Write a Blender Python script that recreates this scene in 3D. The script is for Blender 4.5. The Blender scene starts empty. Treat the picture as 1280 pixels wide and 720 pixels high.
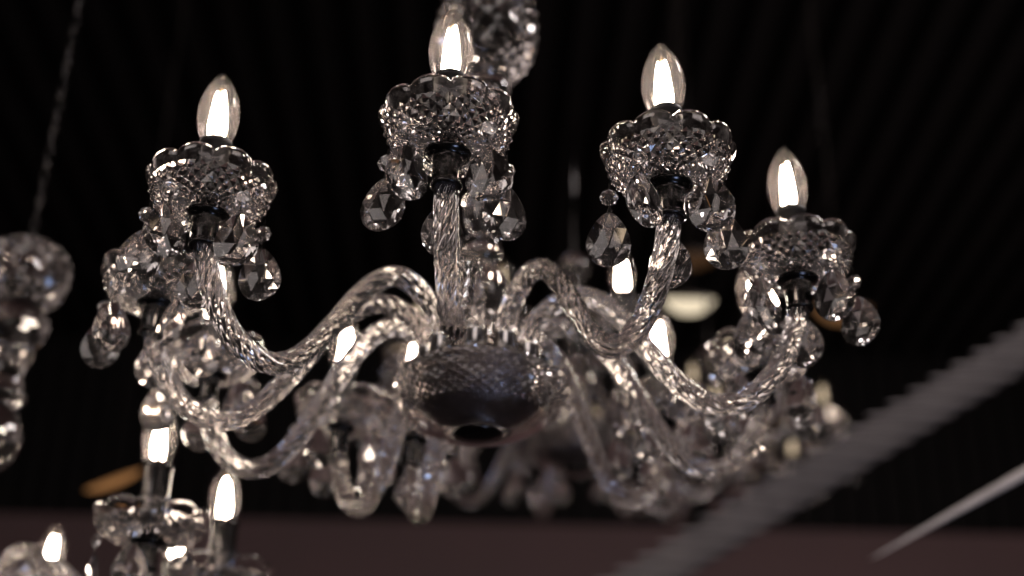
import bpy, bmesh, math, random
from mathutils import Vector, Matrix
random.seed(7)
R_ = math.radians
S = bpy.context.scene
C = S.collection
PI = math.pi

# ------------------------------------------------------------------ camera
FPX = 1750.0
CP = Vector((0.0, -1.23950134, -0.61407511))
CR = Vector((0.99944929, -0.03116536, 0.01139448)).normalized()
CF = Vector((0.02222944, 0.88376778, 0.46739743)).normalized()
CU = CR.cross(CF).normalized()
cd = bpy.data.cameras.new('camera')
cam = bpy.data.objects.new('camera', cd)
C.objects.link(cam)
m = Matrix((CR, CU, -CF)).transposed().to_4x4()
m.translation = CP
cam.matrix_world = m
cd.sensor_width = 36.0
cd.lens = FPX * 36.0 / 1280.0
cd.clip_start = 0.02
cd.clip_end = 200
cd.dof.use_dof = True
cd.dof.focus_distance = 1.115
cd.dof.aperture_fstop = 2.6
S.camera = cam


def W(px, py, depth):
    """world point that the photograph shows at pixel px,py when it stands at this depth"""
    return CP + (CF + CR * ((px - 640) / FPX) - CU * ((py - 360) / FPX)) * depth


# ------------------------------------------------------------------ materials
def mat(name):
    mt = bpy.data.materials.new(name)
    mt.use_nodes = True
    nt = mt.node_tree
    nt.nodes.clear()
    out = nt.nodes.new('ShaderNodeOutputMaterial')
    return mt, nt, out


def principled(name, col, rough=.4, metal=0., noise=None, **kw):
    mt, nt, out = mat(name)
    b = nt.nodes.new('ShaderNodeBsdfPrincipled')
    b.inputs['Base Color'].default_value = (*col, 1)
    b.inputs['Roughness'].default_value = rough
    b.inputs['Metallic'].default_value = metal
    for k, v in kw.items():
        b.inputs[k.replace('_', ' ')].default_value = v
    if noise:
        tc = nt.nodes.new('ShaderNodeTexCoord')
        n = nt.nodes.new('ShaderNodeTexNoise')
        n.inputs['Scale'].default_value = noise
        n.inputs['Detail'].default_value = 6
        nt.links.new(tc.outputs['Object'], n.inputs['Vector'])
        rp = nt.nodes.new('ShaderNodeMapRange')
        rp.inputs['To Min'].default_value = rough * .6
        rp.inputs['To Max'].default_value = min(1, rough * 1.5)
        nt.links.new(n.outputs['Fac'], rp.inputs['Value'])
        nt.links.new(rp.outputs['Result'], b.inputs['Roughness'])
        mx = nt.nodes.new('ShaderNodeMixRGB')
        mx.inputs['Color1'].default_value = (*[c * .7 for c in col], 1)
        mx.inputs['Color2'].default_value = (*[min(1, c * 1.3) for c in col], 1)
        nt.links.new(n.outputs['Fac'], mx.inputs['Fac'])
        nt.links.new(mx.outputs['Color'], b.inputs['Base Color'])
    nt.links.new(b.outputs[0], out.inputs['Surface'])
    return mt


def glass(name, tint=(1, .975, .965), ior=1.5, rough=0., wave=0., disp=0., haze=.005):
    mt, nt, out = mat(name)
    L = nt.links.new
    fr = nt.nodes.new('ShaderNodeFresnel')
    fr.inputs['IOR'].default_value = ior
    gl = nt.nodes.new('ShaderNodeBsdfGlossy')
    gl.inputs['Roughness'].default_value = rough
    gl.inputs['Color'].default_value = (1, 1, 1, 1)
    if disp:
        sh = []
        for col, di in (((1, 0, 0), -disp), ((0, 1, 0), 0), ((0, 0, 1), disp * 1.2)):
            rf = nt.nodes.new('ShaderNodeBsdfRefraction')
            rf.inputs['Color'].default_value = (*[a * b for a, b in zip(col, tint)], 1)
            rf.inputs['IOR'].default_value = ior + di
            rf.inputs['Roughness'].default_value = rough
            sh.append(rf)
        a1 = nt.nodes.new('ShaderNodeAddShader')
        a2 = nt.nodes.new('ShaderNodeAddShader')
        L(sh[0].outputs[0], a1.inputs[0]); L(sh[1].outputs[0], a1.inputs[1])
        L(a1.outputs[0], a2.inputs[0]); L(sh[2].outputs[0], a2.inputs[1])
        rfo = a2.outputs[0]
    else:
        rf = nt.nodes.new('ShaderNodeBsdfRefraction')
        rf.inputs['Color'].default_value = (*tint, 1)
        rf.inputs['IOR'].default_value = ior
        rf.inputs['Roughness'].default_value = rough
        rfo = rf.outputs[0]
        sh = [rf]
    mx = nt.nodes.new('ShaderNodeMixShader')
    L(fr.outputs[0], mx.inputs[0]); L(rfo, mx.inputs[1]); L(gl.outputs[0], mx.inputs[2])
    if wave:
        tc = nt.nodes.new('ShaderNodeTexCoord')
        n = nt.nodes.new('ShaderNodeTexNoise')
        n.inputs['Scale'].default_value = 140
        n.inputs['Detail'].default_value = 2
        bp = nt.nodes.new('ShaderNodeBump')
        bp.inputs['Strength'].default_value = wave
        bp.inputs['Distance'].default_value = .001
        L(tc.outputs['Object'], n.inputs['Vector'])
        L(n.outputs['Fac'], bp.inputs['Height'])
        for nd in [fr, gl] + sh:
            L(bp.outputs['Normal'], nd.inputs['Normal'])
    df = nt.nodes.new('ShaderNodeBsdfDiffuse'); df.inputs['Color'].default_value = (.85, .74, .72, 1)  # pale scatter mixed into the glass, standing in for the surrounding glow
    tl = nt.nodes.new('ShaderNodeBsdfTranslucent'); tl.inputs['Color'].default_value = (.85, .74, .72, 1)
    ad = nt.nodes.new('ShaderNodeMixShader'); ad.inputs[0].default_value = .5
    L(df.outputs[0], ad.inputs[1]); L(tl.outputs[0], ad.inputs[2])
    tc2 = nt.nodes.new('ShaderNodeTexCoord')
    n2 = nt.nodes.new('ShaderNodeTexNoise'); n2.inputs['Scale'].default_value = 110; n2.inputs['Detail'].default_value = 5
    L(tc2.outputs['Object'], n2.inputs['Vector'])
    mr = nt.nodes.new('ShaderNodeMapRange')
    mr.inputs['From Min'].default_value = .35; mr.inputs['From Max'].default_value = .75
    mr.inputs['To Min'].default_value = haze * .4; mr.inputs['To Max'].default_value = haze * 1.8
    L(n2.outputs['Fac'], mr.inputs['Value'])
    dm = nt.nodes.new('ShaderNodeMixShader')
    L(mr.outputs['Result'], dm.inputs[0]); L(mx.outputs[0], dm.inputs[1]); L(ad.outputs[0], dm.inputs[2])
    L(dm.outputs[0], out.inputs['Surface'])
    return mt


def emit(name, col, st):
    mt, nt, out = mat(name)
    e = nt.nodes.new('ShaderNodeEmission')
    e.inputs['Color'].default_value = (*col, 1)
    e.inputs['Strength'].default_value = st
    nt.links.new(e.outputs[0], out.inputs['Surface'])
    return mt


def envelope(name):
    # thin bulb glass: mostly clear, a fresnel sheen and a little scatter imitating glow
    mt, nt, out = mat(name)
    L = nt.links.new
    lw = nt.nodes.new('ShaderNodeLayerWeight')
    lw.inputs['Blend'].default_value = .35
    tr = nt.nodes.new('ShaderNodeBsdfTransparent')
    tr.inputs['Color'].default_value = (.93, .90, .88, 1)
    gl = nt.nodes.new('ShaderNodeBsdfGlossy')
    gl.inputs['Roughness'].default_value = .11
    gl.inputs['Color'].default_value = (.9, .85, .8, 1)
    tl = nt.nodes.new('ShaderNodeBsdfTranslucent')
    tl.inputs['Color'].default_value = (.92, .82, .79, 1)
    m1 = nt.nodes.new('ShaderNodeMixShader')
    m1.inputs[0].default_value = .011
    L(tr.outputs[0], m1.inputs[1]); L(tl.outputs[0], m1.inputs[2])
    m2 = nt.nodes.new('ShaderNodeMixShader')
    mp = nt.nodes.new('ShaderNodeMapRange')
    mp.inputs['To Min'].default_value = .03
    mp.inputs['To Max'].default_value = .14
    L(lw.outputs['Facing'], mp.inputs['Value']); L(mp.outputs['Result'], m2.inputs[0])
    L(m1.outputs[0], m2.inputs[1]); L(gl.outputs[0], m2.inputs[2])
    L(m2.outputs[0], out.inputs['Surface'])
    return mt


M = dict(
    arm=glass('twisted_glass', (1, .975, .965), 1.5, .0),
    cup=glass('cut_glass', (1, .975, .965), 1.50, .0),
    drop=glass('crystal', (1, .985, .98), 1.50, .0, haze=.009),
    dimmed_cut=glass('dimmed_cut_glass', (.80, .765, .75), 1.5, .0, haze=.004),  # clear cut glass with the column's dimness put into the tint
    dimmed_column=glass('dimmed_column_glass', (.80, .765, .75), 1.5, .02, wave=.3, haze=.004),  # column glass tinted darker to imitate dimmer light on it
    column=glass('column_glass', (1, .97, .955), 1.5, .02, wave=.3),
    black=principled('black_chrome', (.05, .047, .046), .16, 1., noise=90),
    pewter=principled('pewter', (.20, .185, .185), .38, 1., noise=70),
    socket=principled('black_plastic', (.012, .011, .011), .45, noise=120),
    chrome=principled('chrome', (.78, .75, .72), .12, 1., noise=60),
    filament=emit('filament', (1, .86, .72), 95),
    bulb=envelope('bulb_glass'),
    brass=principled('brass_wire', (.55, .42, .25), .25, 1., noise=100),
    wall=principled('red_brown_wall', (.125, .076, .078), .8, noise=1.2),
    ground=principled('dark_floor', (.05, .046, .05), .35, noise=6),
    slat=principled('dark_slats', (.007, .0058, .0058), .75, noise=8, Specular_IOR_Level=.2),
    steel=principled('banded_steel', (.42, .385, .385), .5, 0., noise=14),
    steel_dark=principled('beam_body', (.16, .148, .15), .6, 0., noise=9),
    rail=principled('pale_paint', (.72, .68, .69), .5, noise=20),
    rim=principled('dark_rim', (.05, .04, .035), .5, noise=20),
    lampw=emit('lit_shade_cream', (1, .84, .60), .85),
    lampo=emit('lit_shade_amber', (1, .48, .20), .15),
    lampl=emit('lit_shade_orange', (1, .46, .17), .26),
    lampd=emit('lit_shade_dim_amber', (1, .50, .24), .045),
)


# ------------------------------------------------------------------ mesh helpers
def mesh(name, bm, mats, smooth=None):
    bmesh.ops.recalc_face_normals(bm, faces=bm.faces)
    me = bpy.data.meshes.new(name)
    if smooth is not None:
        for f in bm.faces:
            f.smooth = smooth
    bm.to_mesh(me)
    bm.free()
    for x in (mats if isinstance(mats, (list, tuple)) else [mats]):
        me.materials.append(M[x])
    return me


def obj(name, me, parent=None, loc=(0, 0, 0), rot=(0, 0, 0)):
    o = bpy.data.objects.new(name, me)
    C.objects.link(o)
    o.parent = parent
    o.location = loc
    o.rotation_euler = rot
    return o


def tag(o, label=None, cat=None, group=None, kind=None):
    if label: o['label'] = label
    if cat: o['category'] = cat
    if group: o['group'] = group
    if kind: o['kind'] = kind
    return o


def ring(bm, fr, fz, n, c=(0, 0), ph=0.):
    vs = []
    for i in range(n):
        a = 2 * PI * i / n + ph
        r = fr(a) if callable(fr) else fr
        z = fz(a) if callable(fz) else fz
        vs.append(bm.verts.new((c[0] + r * math.sin(a), c[1] - r * math.cos(a), z)))
    return vs


def bridge(bm, a, b, mi=0, smooth=True):
    n = len(a)
    for i in range(n):
        f = bm.faces.new((a[i], a[(i + 1) % n], b[(i + 1) % n], b[i]))
        f.material_index = mi
        f.smooth = smooth


def lathe(bm, prof, n=32, mi=0, smooth=True, cap=True, c=(0, 0)):
    rs = [ring(bm, r, z, n, c) for r, z in prof]
    for a, b in zip(rs, rs[1:]):
        bridge(bm, a, b, mi, smooth)
    if cap:
        for e in (rs[0], rs[-1]):
            f = bm.faces.new(e)
            f.material_index = mi
            f.smooth = False
    return rs


def catmull(pts, n):
    P = [Vector(p) for p in pts]
    P = [P[0] * 2 - P[1]] + P + [P[-1] * 2 - P[-2]]
    out = []
    for i in range(1, len(P) - 2):
        a, b, c, d = P[i - 1:i + 3]
        for k in range(n):
            t = k / n
            out.append(.5 * ((2 * b) + (c - a) * t + (2 * a - 5 * b + 4 * c - d) * t * t + (3 * b - a - 3 * c + d) * t ** 3))
    out.append(P[-2])
    return out


def sweep(bm, pts, rad, n=12, twist=0., lobes=0, depth=0., mi=0, cap=True):
    """tube along pts; with lobes it is a fluted, twisted cane"""
    prev = None
    up = None
    L = 0.
    first = last = None
    for i, p in enumerate(pts):
        t = (pts[min(i + 1, len(pts) - 1)] - pts[max(i - 1, 0)]).normalized()
        if up is None:
            up = t.orthogonal().normalized()
        up = (up - t * up.dot(t)).normalized()
        side = t.cross(up)
        if i: L += (p - pts[i - 1]).length
        rr = rad(i / (len(pts) - 1)) if callable(rad) else rad
        vs = []
        for k in range(n):
            a = 2 * PI * k / n
            r = rr
            if lobes:
                r = rr * (1 - depth + depth * abs(math.cos(lobes * .5 * (a - twist * L))) ** .8 * 1.3)
            vs.append(bm.verts.new(p + (up * math.cos(a) + side * math.sin(a)) * r))
        if prev:
            bridge(bm, prev, vs, mi)
        else:
            first = vs
        prev = last = vs
    if cap:
        for e in (first, last):
            f = bm.faces.new(e); f.material_index = mi


def facets(bm, prof, N, bump, mi=0):
    """diamond-cut shell: every second lattice vertex stands proud as the tip of a pyramid"""
    rows = []
    J = len(prof)
    for j, (r, z) in enumerate(prof):
        a_, b_ = prof[max(j - 1, 0)], prof[min(j + 1, J - 1)]
        t = Vector((b_[0] - a_[0], b_[1] - a_[1]))
        nrm = Vector((t.y, -t.x)).normalized()
        row = []
        for k in range(2 * N):
            a = PI * k / N
            tip = (j + k) % 2 == 1 and 0 < j < J - 1
            rr, zz = (r + nrm.x * bump, z + nrm.y * bump) if tip else (r, z)
            row.append(bm.verts.new((rr * math.sin(a), -rr * math.cos(a), zz)))
        rows.append(row)
    for j in range(J - 1):
        for k in range(2 * N):
            k2 = (k + 1) % (2 * N)
            a, b, c, d = rows[j][k], rows[j][k2], rows[j + 1][k2], rows[j + 1][k]
            if (j + k) % 2 == 0:  # a, c are corners of the diamonds
                fs = ((a, b, c), (a, c, d))
            else:
                fs = ((a, b, d), (b, c, d))
            for f in fs:
                f = bm.faces.new(f); f.smooth = False; f.material_index = mi
    return rows


def interp(prof, n):
    P = catmull([Vector((a, b, 0)) for a, b in prof], 12)
    # even steps along the length
    d = [0.]
    for a, b in zip(P, P[1:]): d.append(d[-1] + (b - a).length)
    out = []
    for k in range(n):
        t = d[-1] * k / (n - 1)
        i = max(1, next((i for i, x in enumerate(d) if x >= t - 1e-9), len(d) - 1))
        u = (t - d[i - 1]) / max(1e-9, d[i] - d[i - 1])
        q = P[i - 1].lerp(P[i], min(1, u))
        out.append((q.x, q.y))
    return out


# ------------------------------------------------------------------ shared meshes of the chandeliers
ARM_R = .3128
ARM_P = [(.050, -.046), (.051, -.030), (.057, -.010), (.074, .006), (.094, .0145), (.113, .011), (.132, -.003),
         (.151, -.026), (.170, -.055), (.191, -.085), (.214, -.109), (.238, -.119), (.262, -.114), (.284, -.096),
         (.300, -.070), (.309, -.044), (ARM_R, -.020)]


def arm_mesh():
    bm = bmesh.new()
    pts = catmull([Vector((0, -r, z)) for r, z in ARM_P], 11)
    sweep(bm, pts, .0097, n=84, twist=33., lobes=9, depth=.16)
    return mesh('glass_arm', bm, 'arm', True)


def cup_mesh(rad=1., h=1.):
    bm = bmesh.new()
    prof = interp([(.017 * rad, -.0040 * h), (.030 * rad, -.0045 * h), (.0405 * rad, -.0005 * h), (.0470 * rad, .0065 * h), (.0500 * rad, .0135 * h), (.0512 * rad, .0185 * h)], 11)
    rows = facets(bm, prof, 30, .0021)
    n = 120
    s = lambda a: abs(math.sin(5 * a)) ** .62
    def petal(t, off=0.):
        rr = lambda a: (.0512 * rad + .0030 * math.sin(PI * .72 * t) + (.0022 * t + .0016 * min(1, t * 3)) * (s(a) - .35)) - off
        zz = lambda a: .0188 * h + (.0093 + .0042 * s(a)) * t
        return ring(bm, rr, zz, n)
    pr = [petal(t) for t in (.12, .4, .7, .93)]
    top = rows[-1]
    for k in range(60):
        k2 = (k + 1) % 60
        f = bm.faces.new([top[k], top[k2], pr[0][(2 * k + 2) % n], pr[0][2 * k + 1], pr[0][2 * k]])
        f.smooth = False
    for a, b in zip(pr, pr[1:]):
        bridge(bm, a, b)
    lip = petal(1.06, .0005); lip2 = petal(1.09, .0015); lip3 = petal(1.05, .0024)
    bridge(bm, pr[-1], lip); bridge(bm, lip, lip2); bridge(bm, lip2, lip3)
    inn = [petal(.8, .0030), petal(.4, .0034), petal(.05, .0040)]
    last = lip3
    for r in inn:
        bridge(bm, last, r); last = r
    for r, z in [(.0460, .0140), (.0425, .0070), (.035, .0018), (.026, -.0005), (.017, -.0008)]:
        v = ring(bm, r * rad, z * h, n); bridge(bm, last, v); last = v
    bm.faces.new(last)
    bm.faces.new(rows[0])
    return mesh('drip_cup', bm, 'cup')


def collar_mesh():
    bm = bmesh.new()
    lathe(bm, [(.0095, -.0365), (.0112, -.0368), (.0126, -.0358), (.0127, -.0342), (.0118, -.0326), (.0116, -.0310), (.0117, -.0125),
               (.0112, -.0102), (.0135, -.0088), (.0185, -.0072), (.0190, -.0057), (.0186, -.0046), (.010, -.0044)], 40)
    return mesh('collar', bm, 'black')


def socket_mesh(z0=-.0006, z1=.069):
    bm = bmesh.new()
    lathe(bm, [(.014, z0), (.0142, z0 + .006), (.0120, z0 + .009), (.0118, z1 - .006), (.0138, z1 - .0055), (.0138, z1 - .001), (.0126, z1)], 32)
    return mesh('socket', bm, 'socket')


def tube_mesh():
    bm = bmesh.new()
    lathe(bm, [(.0150, -.0004), (.0162, .003), (.0150, .007), (.0150, .072), (.0163, .075), (.0158, .080), (.0128, .081)], 32)
    return mesh('candle_tube', bm, 'black')


def bulb_mesh(z=0.):
    bm = bmesh.new()
    prof = [(.0122, .066), (.0140, .071), (.0165, .079), (.0181, .088), (.0186, .096), (.0180, .105), (.0162, .114), (.0133, .122),
            (.0100, .129), (.0068, .1345), (.0038, .1380), (.0016, .1393), (.0003, .1396)]
    prof = [(r, zz + z) for r, zz in interp(prof, 40)]
    lathe(bm, prof, 40, 0)
    # stem and four filament rods
    lathe(bm, [(.0048, .067 + z), (.0032, .072 + z), (.0018, .077 + z), (.0014, .084 + z), (.0003, .085 + z)], 16, 0)
    for k in range(4):
        a = PI / 2 * k + .5
        d = Vector((math.cos(a), math.sin(a), 0))
        p0 = d * .0066 + Vector((0, 0, .0735 + z)); p1 = d * .0030 + Vector((0, 0, (.118, .121, .116, .1225)[k] + z))
        sweep(bm, [p0.lerp(p1, t / 12) for t in range(13)], lambda u: .0006 + (.0022 - .0009 * u) * min(1, 5 * u, 5 * (1 - u)), 8, mi=1)
        sweep(bm, [p1, p1.lerp(Vector((0, 0, .126 + z)), .95)], .0003, 6, mi=2)
        sweep(bm, [p0, d * .002 + Vector((0, 0, .069 + z))], .0004, 6, mi=2)
    lathe(bm, [(.0006, .120 + z), (.0009, .126 + z), (.0003, .130 + z)], 8, 2)
    return mesh('bulb', bm, ['bulb', 'filament', 'brass'])


def drop_mesh():
    """pear-shaped crystal, cut with a kite and star facets front and back; hangs from its local origin"""
    bm = bmesh.new()
    n = 24
    H, Wd = .0515, .0365
    cz = -.031
    def outline(a, k=1.):
        # pointed at the top
        x = math.sin(a); z = math.cos(a)
        up = max(0, z)
        wx = Wd / 2 * x * (1 - .30 * up ** 1.6)
        zz = cz + z * (.0290 if z > 0 else .0205)
        return wx * k, cz - .003 + (zz - cz + .003) * k
    g1 = [bm.verts.new((outline(2 * PI * i / n)[0], -.0006, outline(2 * PI * i / n)[1])) for i in range(n)]
    g2 = [bm.verts.new((v.co.x, .0006, v.co.z)) for v in g1]
    bridge(bm, g1, g2, smooth=False)
    for g, sg in ((g1, -1), (g2, 1)):
        mid = []
        for i in range(6):
            x, z = outline(2 * PI * (i + .5) / 6, .60)
            mid.append(bm.verts.new((x, sg * .0032, z)))
        ctr = bm.verts.new((0, sg * .0050, cz - .002))
        for i in range(6):
            a, b = mid[i - 1], mid[i]
            bm.faces.new((a, b, ctr))
            bm.faces.new((a, b, g[(4 * i) % n]))
            for q in range(4):
                bm.faces.new((b, g[(4 * i + q) % n], g[(4 * i + q + 1) % n]))
    for f in bm.faces: f.material_index = 0
    nb = len(bm.faces)
    # little wire loop at the top
    lp = [Vector((.0016 * math.sin(t), 0, -.0004 + .0024 * math.cos(t))) for t in [2 * PI * k / 12 for k in range(13)]]
    sweep(bm, lp, .0003, 6, mi=1)
    return mesh('crystal_drop', bm, ['drop', 'black'], None)


def bead_mesh():
    """octagonal cut bead with its wire, hangs from its local origin"""
    bm = bmesh.new()
    cz = -.0165
    def rg(r, y, ph=0.):
        return [bm.verts.new((r * math.sin(2 * PI * (i + ph) / 8), y, cz + r * math.cos(2 * PI * (i + ph) / 8))) for i in range(8)]
    a = rg(.0042, -.0036, .5); b = rg(.0078, -.0008); c = rg(.0078, .0008); d = rg(.0042, .0036, .5)
    for u, v in ((a, b), (d, c)):
        for i in range(8):
            bm.faces.new((u[i], v[i], v[(i + 1) % 8])); bm.faces.new((u[i - 1], u[i], v[i]))
    bridge(bm, b, c, smooth=False)
    bm.faces.new(a); bm.faces.new(d)
    sweep(bm, [Vector((0, 0, .001)), Vector((.0006, 0, -.004)), Vector((0, 0, -.0092))], .00035, 6, mi=1)
    sweep(bm, [Vector((0, 0, cz - .0072)), Vector((-.0005, 0, cz - .010)), Vector((0, 0, cz - .0125))], .00035, 6, mi=1)
    return mesh('crystal_bead', bm, ['drop', 'black'], None)


def ferrule_mesh():
    bm = bmesh.new()
    lathe(bm, [(.0100, -.054), (.0112, -.0535), (.0112, -.034), (.0122, -.033), (.0122, -.030), (.0100, -.029)], 24)
    return mesh('ferrule', bm, 'chrome')


def solid(name, prof, m_, n=48, smooth=True):
    bm = bmesh.new()
    lathe(bm, prof, n, 0, smooth)
    return mesh(name, bm, m_)


def hub_bowl_mesh():
    bm = bmesh.new()
    prof = interp([(.066, -.102), (.076, -.093), (.0825, -.081), (.083, -.071), (.079, -.060)], 15)
    rows = facets(bm, prof, 48, .0015)
    inner = [(.076, -.061), (.079, -.073), (.075, -.084), (.067, -.095), (.050, -.103), (.034, -.1075), (.0225, -.109), (.0222, -.114)]
    n = 96
    last = rows[-1]
    for r, z in inner:
        v = ring(bm, r, z, n); bridge(bm, last, v); last = v
    lo = rows[0]
    for r, z in ((.056, -.1075), (.044, -.1120), (.032, -.1145), (.024, -.1155)):
        v = ring(bm, r, z, n); bridge(bm, lo, v); lo = v
    bridge(bm, lo, last)
    return mesh('hub_bowl', bm, 'cup')


def ball_mesh():
    bm = bmesh.new()
    prof = interp([(.024, .300), (.036, .306), (.046, .320), (.0535, .340), (.056, .362), (.054, .384), (.046, .402), (.034, .415), (.020, .420)], 17)
    rows = facets(bm, prof, 20, .0022)
    bm.faces.new(rows[0]); bm.faces.new(rows[-1])
    return mesh('column_ball', bm, 'dimmed_cut')


me_arm = arm_mesh()
me_cup = cup_mesh()
me_collar = collar_mesh()
me_socket = socket_mesh()
me_bulb = bulb_mesh()
me_dim = me_bulb.copy()
M['filament_dim'] = emit('filament_dim', (1, .8, .55), .9)
me_dim.materials[1] = M['filament_dim']
me_drop = drop_mesh()
me_bead = bead_mesh()
me_fer = ferrule_mesh()
me_hub = solid('hub_plate', [(.002, -.054), (.066, -.055), (.0715, -.057), (.0725, -.060), (.0725, -.064), (.069, -.070), (.062, -.082), (.048, -.094), (.030, -.103), (.012, -.106), (.002, -.107)], 'pewter', 64)
me_bowl = hub_bowl_mesh()
me_fin = solid('finial', [(.002, -.1078), (.0215, -.1082), (.0242, -.1160), (.0220, -.1180), (.012, -.1200), (.001, -.1210)], 'black', 32)
me_ball = ball_mesh()
me_vase = solid('column_vase', interp([(.012, -.036), (.016, -.020), (.013, -.004), (.019, .010), (.026, .028), (.027, .042), (.022, .056), (.014, .066)], 40), 'column')
me_knop = solid('column_knop', interp([(.014, .0685), (.019, .073), (.0215, .082), (.019, .092), (.012, .097), (.013, .102), (.018, .112), (.0195, .128), (.0195, .138)], 40), 'column')
me_ring = solid('column_ring', [(.010, .1385), (.0215, .139), (.0225, .142), (.0215, .145), (.010, .146)], 'chrome', 40)
me_tube = solid('column_tube', interp([(.010, .1465), (.015, .160), (.011, .180), (.010, .215), (.014, .240), (.012, .255)], 30), 'column')
me_neck = solid('column_neck', interp([(.012, .2555), (.022, .262), (.027, .275), (.024, .290), (.019, .299)], 24), 'cup')
me_rod = solid('rod', [(.003, .4205), (.004, .422), (.004, .70), (.003, .701)], 'black', 16)


def catch(o): return o


def chandelier(name, base, label, group, azs, faces=None, bulbs=None, tilt=None, plain=False):
    root = bpy.data.objects.new(name, None)
    C.objects.link(root)
    root.empty_display_size = .05
    root.location = base
    tag(root, label, 'chandelier', group)
    for nm, me in (('hub_plate', me_hub), ('hub_bowl', me_bowl), ('finial', me_fin), ('column_vase', me_vase), ('column_knop', me_knop),
                   ('column_ring', me_ring), ('column_tube', me_tube), ('column_neck', me_neck), ('column_ball', me_ball), ('rod', me_rod)):
        if nm == 'column_ball' and plain: continue
        o = obj(nm, me, root)
        if nm == 'rod' and plain: o.location.z = -.121
    for i, az in enumerate(azs):
        a = R_(az)
        obj('ferrule', me_fer, root, (.050 * math.sin(a), -.050 * math.cos(a), 0))
        arm = obj('glass_arm', me_arm, root, (0, 0, 0), (0, 0, a))
        tipw = Vector(base) + Vector((ARM_R * math.sin(a), -ARM_R * math.cos(a), 0))
        d = CP - tipw
        psi = math.atan2(d.x, -d.y) + R_((faces or {}).get(i, 0 if i < 3 else random.uniform(-15, 15)))
        loc = (0, -ARM_R, 0)
        rz = psi - a
        lean = (R_(random.uniform(-1.3, 1.3)), R_(random.uniform(-1.3, 1.3)))
        if tilt and i in tilt: lean = (0, R_(tilt[i]))
        obj('collar', me_collar, arm, loc, (0, 0, rz))
        obj('drip_cup', me_cup, arm, loc, (0, 0, rz))
        obj('socket', me_socket, arm, loc, (0, 0, rz))
        obj('bulb', (bulbs[i] if bulbs else me_bulb), arm, loc, (lean[0], lean[1], rz + random.uniform(0, 1.5)))
        for k, th in enumerate((-36, 36, -106, 106, 180)):
            t = R_(th + random.uniform(-5, 5)) + rz
            rr = .0500
            px, py = loc[0] + rr * math.sin(t), loc[1] - rr * math.cos(t)
            jz = random.uniform(-.0025, .0025)
            yaw = rz + R_(random.uniform(-24, 24))
            if k < 2: yaw = rz + R_((40, -25)[k] + random.uniform(-22, 22))
            obj('crystal_bead', me_bead, arm, (px, py, .0085 + jz), (0, 0, yaw + R_(random.uniform(-15, 15))))
            obj('crystal_drop', me_drop, arm, (px, py, -.0205 + jz), (R_(random.uniform(-3, 3)), R_(random.uniform(-4, 4)), yaw))
    return root


GROUP = 'crystal chandeliers hanging in the dark hall'
chandelier('chandelier', (0, 0, 0),
           'large crystal chandelier in the middle, sharpest of all, with ten twisted glass arms',
           GROUP, [-48.5, -5.3, 29.0, 67.8, -83.4, -113.9, 107.9, -149.6, 138.3, -166.0],
           faces={2: 6, 0: 0, 1: 0, 3: -5})

# far one behind the right half of the near one
pb = W(717, 287, 2.62)
chandelier('chandelier', (pb.x, pb.y, pb.z - .36),
           'blurred crystal chandelier hanging behind the right half of the large one',
           GROUP, [10 + 36 * k for k in range(10) if k != 1], bulbs=[me_bulb] + [me_dim] * 8, plain=True)
pc = W(885, 415, 3.9)
chandelier('chandelier', (pc.x, pc.y, pc.z - .36),
           'farthest crystal chandelier, strongly blurred sparkles at lower right beside the sloping banded beam',
           GROUP, [-18 + 36 * k for k in range(10)], bulbs=[me_dim if k != 3 else me_bulb for k in range(10)], plain=True)


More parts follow.
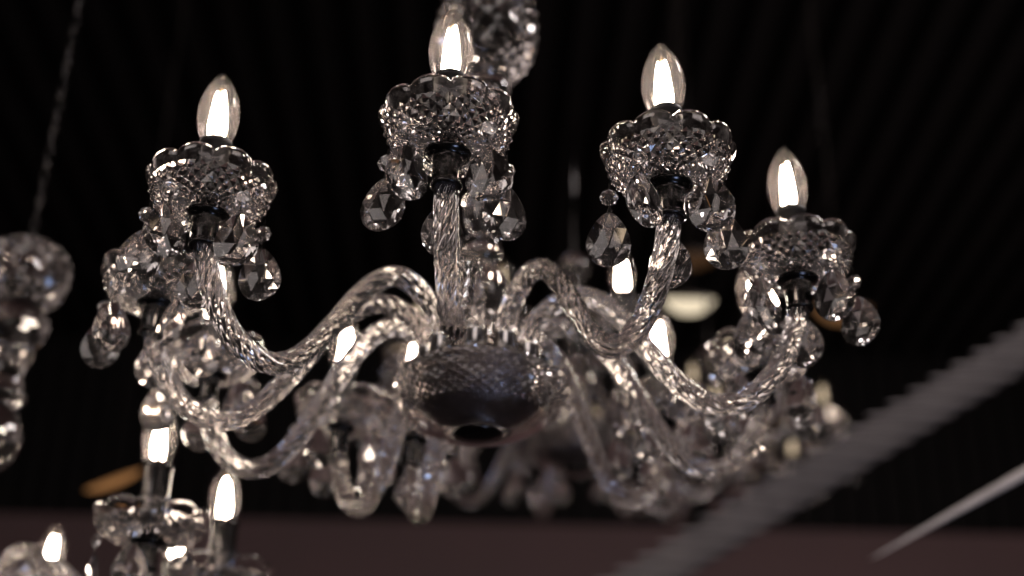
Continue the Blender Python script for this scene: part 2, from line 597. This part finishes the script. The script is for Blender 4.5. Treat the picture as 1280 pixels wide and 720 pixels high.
# ------------------------------------------------------------------ the left chandelier, another model: tall candle tubes, stacked glass column
def left_chandelier():
    azs = [57, 97, 138, 180, -136, -91, -46, 4]
    rad = .285
    p1 = W(186, 671, 1.47)
    base = p1 - Vector((rad * math.sin(R_(57)), -rad * math.cos(R_(57)), 0))
    root = bpy.data.objects.new('chandelier', None)
    C.objects.link(root)
    root.location = base
    tag(root, 'crystal chandelier at the left edge with stacked glass column, chain and tall candle tubes', 'chandelier', GROUP)
    S_ = rad / ARM_R
    bm = bmesh.new()
    pts = catmull([Vector((0, -r * S_, z)) for r, z in ARM_P], 11)
    sweep(bm, pts, .0097, n=84, twist=33., lobes=9, depth=.16)
    me_a = mesh('glass_arm_wide', bm, 'arm', True)
    me_c = cup_mesh(1.10, .72)
    me_t = tube_mesh()
    me_b = bulb_mesh(.014)
    for nm, me in (('hub_plate', me_hub), ('hub_bowl', me_bowl), ('finial', me_fin)):
        obj(nm, me, root)
    # the column, from the hub up to the wide top bowl
    def z_at(py, px):  # height on the column's axis that shows at py
        best = min((abs((lambda q: 360 - FPX * q.dot(CU) / q.dot(CF))(Vector((base.x, base.y, base.z + z / 1000)) - CP) - py), z / 1000) for z in range(-200, 900, 2))
        return best[1]
    zt = z_at(308, 0); zb = z_at(382, 0); z2 = z_at(432, 0); z3 = z_at(505, 0); z4 = z_at(590, 0)
    obj('column_base', solid('column_base', interp([(.016, -.036), (.026, 0), (.020, .5 * (z4 - .006)), (.013, z4 - .006)], 30), 'dimmed_column'), root)
    h = z3 - z4
    obj('column_knop', solid('column_knop_low', interp([(.012, z4), (.026, z4 + .2 * h), (.034, z4 + .5 * h), (.024, z4 + .85 * h), (.015, z3 - .002)], 24), 'dimmed_cut', 24, False), root)
    h = z2 - z3
    obj('column_vase', solid('column_vase_low', interp([(.016, z3), (.030, z3 + .10 * h), (.024, z3 + .3 * h), (.022, z3 + .6 * h), (.030, z3 + .9 * h), (.020, z2 - .002)], 30), 'dimmed_column'), root)
    h = zb - z2
    obj('column_bowl', solid('column_bowl', interp([(.020, z2), (.036, z2 + .2 * h), (.042, z2 + .6 * h), (.030, zb - .002)], 16), 'dimmed_cut', 24, False), root)
    bm = bmesh.new()
    h = zt - zb
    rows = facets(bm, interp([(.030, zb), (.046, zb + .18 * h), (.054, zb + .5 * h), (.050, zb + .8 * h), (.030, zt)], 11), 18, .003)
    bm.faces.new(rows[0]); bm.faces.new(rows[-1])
    obj('column_crown', mesh('column_crown', bm, 'dimmed_cut'), root)
    # chain
    bm = bmesh.new()
    z = zt + .004
    k = 0
    while z < zt + .45:
        q = [Vector(((.0042 * math.sin(t)) * (k % 2), (.0042 * math.sin(t)) * ((k + 1) % 2), z + .010 + .012 * math.cos(t))) for t in [2 * PI * j / 14 for j in range(15)]]
        sweep(bm, q, .0011, 6)
        if k % 3 == 0:
            rs = lathe(bm, [(.001, z + .003), (.0045, z + .006), (.0055, z + .010), (.0045, z + .014), (.001, z + .017)], 10)
        z += .0185; k += 1
    obj('chain', mesh('chain', bm, 'black', True), root)
    for az in azs:
        a = R_(az)
        obj('ferrule', me_fer, root, (.050 * math.sin(a), -.050 * math.cos(a), 0))
        arm = obj('glass_arm', me_a, root, (0, 0, 0), (0, 0, a))
        loc = (0, -rad, 0)
        rz = random.uniform(0, 1)
        obj('collar', me_collar, arm, loc)
        obj('drip_cup', me_c, arm, loc, (0, 0, rz))
        obj('candle_tube', me_t, arm, loc)
        obj('bulb', me_b, arm, loc, (R_(random.uniform(-2, 2)), R_(random.uniform(-2, 2)), rz))
        for k, th in enumerate((-36, 36, -106, 106, 180)):
            t = R_(th + random.uniform(-6, 6)) + rz
            px, py = loc[0] + .052 * math.sin(t), loc[1] - .052 * math.cos(t)
            yaw = random.uniform(0, 3)
            obj('crystal_bead', me_bead, arm, (px, py, .0075), (0, 0, yaw))
            obj('crystal_drop', me_drop, arm, (px, py, -.0215), (0, 0, yaw))


left_chandelier()


# ------------------------------------------------------------------ the hall behind
def boxes(name, lst, m_):
    bm = bmesh.new()
    for (x0, x1, y0, y1, z0, z1) in lst:
        r = bmesh.ops.create_cube(bm, size=1.)
        for v in r['verts']:
            v.co = Vector((x0 + (v.co.x + .5) * (x1 - x0), y0 + (v.co.y + .5) * (y1 - y0), z0 + (v.co.z + .5) * (z1 - z0)))
    return mesh(name, bm, m_)


YB = 7.2
zf = (W(640, 655, 1) - CP)
zf = CP.z + zf.z / zf.y * (YB - CP.y)
CEIL = 3.4
tag(obj('back_wall', boxes('back_wall', [(-9, 9, YB, YB + .2, -3, zf)], 'wall')), kind='structure')
sl = [(-9, 9, YB + .1, YB + .25, zf + .002, CEIL + .4)] + [(x * .14 - 9, x * .14 - 8.93, YB + .02, YB + .098, zf + .003, CEIL - .004) for x in range(129)]
tag(obj('slatted_wall', boxes('slatted_wall', sl, 'slat')), kind='structure')
sl = [(-9, 9, -4, YB + .09, CEIL + .1, CEIL + .2)] + [(x * .2 - 9, x * .2 - 8.92, -4, YB, CEIL, CEIL + .098) for x in range(90)]
tag(obj('ceiling', boxes('ceiling', sl, 'slat')), kind='structure')
tag(obj('floor', boxes('floor', [(-9, 9, -6, YB, -2.2, -2.1)], 'ground')), kind='structure')


def banded_beam():
    """a sloping beam with level bars standing in for flicker bands of light"""
    D = 3.2
    bm = bmesh.new()
    ux = CR.copy(); ux.z = 0; ux.normalize()          # along a bar
    up = Vector((0, 0, 1)); fw = up.cross(ux)
    a0, b0 = W(1400, 361, D), W(640, 822, D)            # centre line
    n = 30  # added bars imitate flicker bands of light across the beam
    for k in range(n):
        c = a0.lerp(b0, k / (n - 1))
        hw = .100
        prev = None
        for j in range(9):
            u = -1 + j / 4
            hh = .0068 * (1 - .88 * u * u)
            q = [c + ux * (u * hw) + up * (hh * x) + fw * (.010 * y * (1 - .5 * u * u)) for x, y in ((1, -.5), (1, .5), (-.2, 1), (-1, .5), (-1, -.5), (-.2, -1))]
            vs = [bm.verts.new(p) for p in q]
            if prev: bridge(bm, prev, vs, 0, False)
            else: bm.faces.new(vs)
            prev = vs
        bm.faces.new(prev)
    for f in bm.faces: f.material_index = 0
    c4 = []
    for e in (a0, b0):
        for w_, h_ in ((-.078, 0), (.078, 0)):
            for q in (.020, .045):
                c4.append(bm.verts.new(e + fw * q + ux * w_ - up * h_))
    for f in ((0, 1, 3, 2), (4, 5, 7, 6), (0, 1, 5, 4), (2, 3, 7, 6), (0, 2, 6, 4), (1, 3, 7, 5)):
        bm.faces.new([c4[i] for i in f]).material_index = 1
    o = obj('banded_beam', mesh('banded_beam', bm, ['steel', 'steel_dark']))
    return tag(o, 'wide grey beam with added flicker bands sloping up to the right edge behind the chandeliers, out of focus', 'beam')


banded_beam()
D = 2.3
p0, p1 = W(1088, 699, D), W(1400, 524, 2.1)
bm = bmesh.new()
sweep(bm, [p0.lerp(p1, t / 20) for t in range(21)], lambda t: .0006 + .0105 * t ** .8, 12)
tag(obj('pale_rail', mesh('pale_rail', bm, 'rail', True)), 'thin pale tapering rail below the banded beam at the right edge', 'rail')


def bowl_lamp(px, py, D, r, m_, label, tilt=(27, 0), sx=1., sz=1.):
    c = W(px, py, D)
    bm = bmesh.new()
    lathe(bm, interp([(.004 * r, -.62 * r), (.35 * r, -.58 * r), (.7 * r, -.40 * r), (.93 * r, -.14 * r), (r, 0)], 12) + [(.97 * r, .02 * r), (.02 * r, .03 * r)], 40, 0)
    lathe(bm, [(.99 * r, .035 * r), (1.02 * r, .05 * r), (1.02 * r, .09 * r), (.3 * r, .22 * r), (.04 * r, .26 * r), (.02 * r, .27 * r)], 40, 1)
    from mathutils import Euler
    up = Euler((R_(tilt[0]), R_(tilt[1]), 0)).to_matrix().inverted() @ Vector((0, 0, CEIL - c.z - .01))
    up.z /= sz
    sweep(bm, [Vector((0, 0, .275 * r)), Vector((0, 0, .275 * r)) + up * .5, up], .0012, 6, mi=1)
    o = obj('bowl_lamp', mesh('bowl_lamp', bm, [m_, 'rim']), None, c, (R_(tilt[0]), R_(tilt[1]), 0))
    o.scale = (sx, 1, sz)
    return tag(o, label, 'lamp', 'bowl lamps glowing far back in the hall')


bowl_lamp(861, 374, 4.4, .080, 'lampw', 'bright cream glowing bowl lamp between the large chandelier arms, far back')
bowl_lamp(1052, 384, 4.4, .088, 'lampo', 'amber glowing bowl lamp behind the hanging drops of the right candle')
bowl_lamp(868, 318, 4.8, .082, 'lampd', 'dim amber bowl lamp above the bright cream one')
bowl_lamp(142, 600, 3.6, .075, 'lampl', 'dim orange bowl lamp at lower left beside the lit candle tubes', (20, -24), 1., .35)

# ------------------------------------------------------------------ light
w = bpy.data.worlds.new('World')
S.world = w
w.use_nodes = True
nt = w.node_tree
bg = nt.nodes['Background']
tc = nt.nodes.new('ShaderNodeTexCoord')
nz = nt.nodes.new('ShaderNodeTexNoise'); nz.inputs['Scale'].default_value = 3.5; nz.inputs['Detail'].default_value = 4
nt.links.new(tc.outputs['Generated'], nz.inputs['Vector'])
cr = nt.nodes.new('ShaderNodeValToRGB')
cr.color_ramp.elements[0].position = .45; cr.color_ramp.elements[0].color = (.006, .005, .0052, 1)
cr.color_ramp.elements[1].position = .75; cr.color_ramp.elements[1].color = (.40, .34, .32, 1)
nt.links.new(nz.outputs['Fac'], cr.inputs['Fac'])
nt.links.new(cr.outputs['Color'], bg.inputs['Color'])
bg.inputs['Strength'].default_value = 1.0


def area(name, loc, to, size, power, col):
    l = bpy.data.lights.new(name, 'AREA')
    l.size = size; l.energy = power; l.color = col
    o = bpy.data.objects.new(name, l); C.objects.link(o)
    o.location = loc
    o.rotation_euler = (Vector(to) - Vector(loc)).to_track_quat('-Z', 'Y').to_euler()
    return o


area('fill_light', (-2.5, -3.5, 1.5), (0, 0, 0), 2.4, 42, (1, .88, .84))  # unseen soft panel added to brighten the glass
area('fill_light', (2.8, -3.0, .5), (0, 0, 0), 1.8, 22, (1, .88, .84))  # another unseen panel, fill for the glass
area('fill_light', (0, -3.6, -1.95), (0, 0, 0), 2.2, 14, (1, .87, .84))  # unseen fill from below for the glass facets
area('window_light', (.9, -.8, -1.9), (0, 0, 0), .35, 4.5, (.45, .6, 1))
area('wall_fill', (3.2, 4.6, -1.2), (2.2, YB, 1.4), 1.2, 20, (1, .8, .75))  # unseen lamp added to light the back wall
area('beam_fill', (2.6, .6, 2.9), (1.2, 1.7, .5), .6, 50, (1, .9, .88))  # unseen lamp added overhead to brighten the sloping beam

# ------------------------------------------------------------------ render
S.render.engine = 'CYCLES'
cy = S.cycles
cy.use_denoising = True
cy.max_bounces = 16
cy.transmission_bounces = 14
cy.glossy_bounces = 6
cy.diffuse_bounces = 2
cy.transparent_max_bounces = 24
cy.caustics_reflective = True
cy.caustics_refractive = True
cy.blur_glossy = 0.
cy.sample_clamp_indirect = 14
S.view_settings.view_transform = 'Standard'
S.view_settings.look = 'None'
S.view_settings.exposure = .18
S.view_settings.gamma = 1
